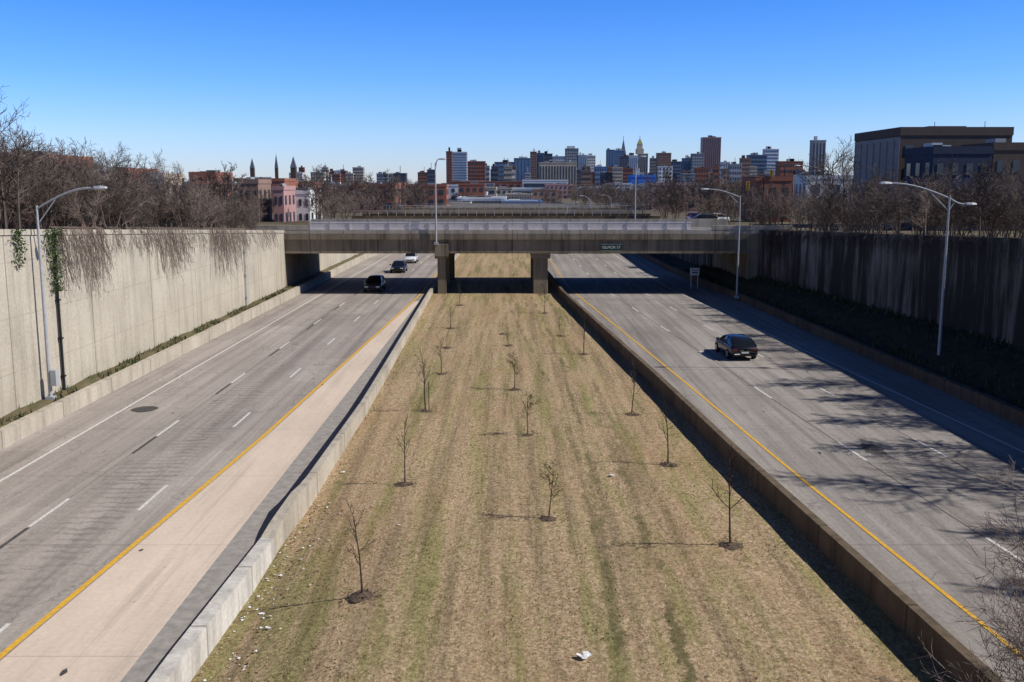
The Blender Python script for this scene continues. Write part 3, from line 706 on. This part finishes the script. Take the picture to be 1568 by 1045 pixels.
# ---------- litter ----------
b=MB()
def scrap(x,y,s,m=0):
    z=gz(x,y)+.05; n=R.randint(4,6); b.face([(x+s*math.cos(6.283*k/n)*R.uniform(.5,1.2),y+s*math.sin(6.283*k/n)*R.uniform(.5,1.2),z+R.uniform(0,s*.6)) for k in range(n)],m)
for i in range(300):
    y=22+R.random()**1.2*13; x=Lmw(y)+.1+abs(R.gauss(0,.7)); scrap(x,y,R.uniform(.02,.06),R.choice([0,1,1]))
for i in range(60):
    y=R.uniform(25,95); x=R.uniform(Lmw(y)+.2,Rmw(y)-.8); scrap(x,y,R.uniform(.015,.035),R.choice([0,1]))
for (u,v,s) in ((895,1011,.15),(937,732,.12),(525,724,.09),(612,808,.05),(1332,700,.07),(400,915,.08),(430,860,.07),(410,940,.07)):
    p=G(u,v)
    for k in range(6): scrap(p.x+R.uniform(-s,s)*.7,p.y+R.uniform(-s,s)*.7,s*.75,0)
b.obj('litter',['litter','leaflit'])
# ---------- foreground bush ----------
fb=[bare_mesh('bush_mesh',200+i,5.2,8,'bark',3,(10,7,5),.035,.65,.007) for i in range(2)]
put(fb[0],'bare_bush',11.0,17.4,0,1.04); put(fb[1],'bare_bush',12.2,18.3,0,1.04); put(fb[0],'bare_bush',9.9,15.4,0,.98)
# ---------- cars ----------
def car(x,y,pm,suv=False,away=True,name='car'):
    o=empty(name,(x,y,0.016)); 
    if not away: o.rotation_euler=(0,0,math.pi)
    hr=1.62 if suv else 1.46; L=2.35; bt=1.02 if suv else .95
    st=[(-L,.42,.78,.76),(-L+.06,.32,bt*.95,.86),(-L+.5,.26,bt,.91),(-1.0,.24,bt,.93),(.3,.24,bt-.02,.93),(1.1,.24,bt-.05,.92),(1.8,.26,bt-.16,.90),(L-.12,.32,bt-.27,.84),(L,.42,.60,.70)]
    b=MB(); n=10
    for (yy,zb,zt,hw) in st:
        zm=(zb+zt)/2
        ring=[(-hw*.9,zb),(-hw,zb+.12),(-hw,zm),(-hw*.97,zt-.1),(-hw*.86,zt),(hw*.86,zt),(hw*.97,zt-.1),(hw,zm),(hw,zb+.12),(hw*.9,zb)]
        b.v+=[(a,yy,c) for a,c in ring]
    for i in range(len(st)-1):
        for k in range(n):
            k2=(k+1)%n; b.f.append((i*n+k,i*n+k2,(i+1)*n+k2,(i+1)*n+k)); b.m.append(0)
    b.f.append(tuple(range(n))); b.m.append(0); b.f.append(tuple(range((len(st)-1)*n,len(st)*n))); b.m.append(0)
    b.obj('body',[pm],smooth=True,parent=o)
    ys_=((-2.15,0),(-1.75,.55),(-1.2,.88),(-.6,1),(.0,.98),(.5,.72),(1.15,0)) if not suv else ((-2.25,0),(-2.0,.7),(-1.5,.95),(-.7,1),(.1,.97),(.55,.7),(1.15,0))
    b=MB(); zb=bt-.03; m_=len(ys_)
    for (yy,t) in ys_:
        zt=zb+(hr-zb)*t; hw=.82-.20*t
        b.v+=[(-.83,yy,zb),(-hw,yy,zb+(zt-zb)*.88),(-hw*.8,yy,zt),(hw*.8,yy,zt),(hw,yy,zb+(zt-zb)*.88),(.83,yy,zb)]
    for i in range(m_-1):
        for k in range(5):
            roof=(k in(1,2,3)) and 1<i<m_-3
            b.f.append((i*6+k,i*6+k+1,(i+1)*6+k+1,(i+1)*6+k)); b.m.append(1 if roof else 0)
    b.obj('windows_and_roof',['cglass',pm],smooth=True,parent=o)
    b=MB()
    for sx in (-1,1):
        for i0 in ((0,1,2),(6,5,4),(3,)):
            pts=[]
            for i in i0:
                yy,t=ys_[i]; zt=zb+(hr-zb)*t; hw=.82-.20*t; pts.append((sx*(hw+.005),yy,zb+(zt-zb)*.88+.01))
            if len(pts)==1: pts=[(sx*.835,pts[0][1]+.05,zb),pts[0]]
            b.tube(pts,.03,4)
        b.box(sx*1.02-.1,sx*1.02+.1,.75,.93,bt-.02,bt+.13)
    b.obj('pillars',[pm],parent=o)
    b=MB()
    for sx in (-1,1):
        for yy in (-1.42,1.42):
            xo=sx*.84
            b.tube([(xo-.11,yy,.33),(xo+.11,yy,.33)],.33,18,0,True); b.tube([(xo+sx*.10,yy,.33),(xo+sx*.125,yy,.33)],.21,12,1,True)
    b.obj('wheels',['tyre','rim'],parent=o)
    b=MB()
    for sx in (-1,1):
        b.box(sx*.66-.15,sx*.66+.15,-L-.015,-L+.12,.72,.81,0); b.box(sx*.60-.18,sx*.60+.18,L-.16,L+.0,.60,.70,1)
    b.box(-.24,.24,-L-.02,-L+.02,.50,.61,2); b.box(-.4,.4,L-.1,L+.01,.42,.58,3); b.box(-.7,.7,-L-.005,-L+.1,.32,.42,3)
    b.obj('lights',['tail','head','signw','tyre'],parent=o)
    return o
p=G(1137,553); c=car(p.x,p.y+2.2,'pblack',False,True); c.rotation_euler=(0,0,.05)
p=G(570,449); car(p.x,p.y+2.2,'pgrey',True,False)
p=G(608,419); car(p.x,p.y+2.2,'pblack',False,False)
p=G(627,404); car(p.x,p.y+2.2,'pwhite',True,False)
p=G(866,389); car(p.x,p.y+2,'pgrey',False,True)
for (u,Y,pm,rot) in ((1074,135,'pgrey',1.57),(1062,150,'pred',0),(1090,142,'pwhite',1.57)):
    x,_=P(u,340,Y); c=car(x,Y,pm,False,True,'parked_car'); c.location.z=ZR(Y)+.02; c.rotation_euler=(0,0,rot)
# ---------- light ----------
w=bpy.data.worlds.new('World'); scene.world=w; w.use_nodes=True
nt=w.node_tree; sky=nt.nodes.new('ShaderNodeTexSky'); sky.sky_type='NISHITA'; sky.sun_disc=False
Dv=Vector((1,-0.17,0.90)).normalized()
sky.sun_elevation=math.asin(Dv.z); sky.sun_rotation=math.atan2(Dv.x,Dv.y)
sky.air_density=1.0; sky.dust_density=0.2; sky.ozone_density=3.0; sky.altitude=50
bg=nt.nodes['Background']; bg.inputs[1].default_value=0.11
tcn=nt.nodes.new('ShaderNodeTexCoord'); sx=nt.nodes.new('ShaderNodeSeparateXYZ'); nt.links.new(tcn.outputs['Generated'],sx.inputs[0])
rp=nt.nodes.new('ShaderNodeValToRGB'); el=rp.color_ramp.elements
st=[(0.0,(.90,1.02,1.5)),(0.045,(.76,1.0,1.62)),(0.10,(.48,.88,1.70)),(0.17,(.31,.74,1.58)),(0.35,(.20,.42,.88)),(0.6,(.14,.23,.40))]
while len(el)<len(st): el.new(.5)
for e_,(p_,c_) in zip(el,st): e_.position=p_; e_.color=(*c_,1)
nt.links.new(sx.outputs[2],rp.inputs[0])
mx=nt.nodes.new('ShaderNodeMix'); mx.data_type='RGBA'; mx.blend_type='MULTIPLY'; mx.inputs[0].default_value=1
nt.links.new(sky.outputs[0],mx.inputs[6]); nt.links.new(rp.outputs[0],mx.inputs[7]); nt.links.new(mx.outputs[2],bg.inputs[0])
sl=bpy.data.lights.new('sun','SUN'); sl.energy=5.0; sl.angle=math.radians(.5); sl.color=(1,.965,.91)
so=bpy.data.objects.new('sun',sl); COL.objects.link(so); so.rotation_euler=Dv.to_track_quat('Z','Y').to_euler()
cam=bpy.data.cameras.new('camera'); cam.sensor_width=36; cam.lens=36*F/1568; cam.clip_end=20000; cam.clip_start=.1
co=bpy.data.objects.new('camera',cam); COL.objects.link(co); co.location=(0,0,H); co.rotation_euler=(math.pi/2-PITCH,0,0)
scene.camera=co
scene.view_settings.view_transform='Standard'; scene.view_settings.look='None'; scene.view_settings.exposure=0
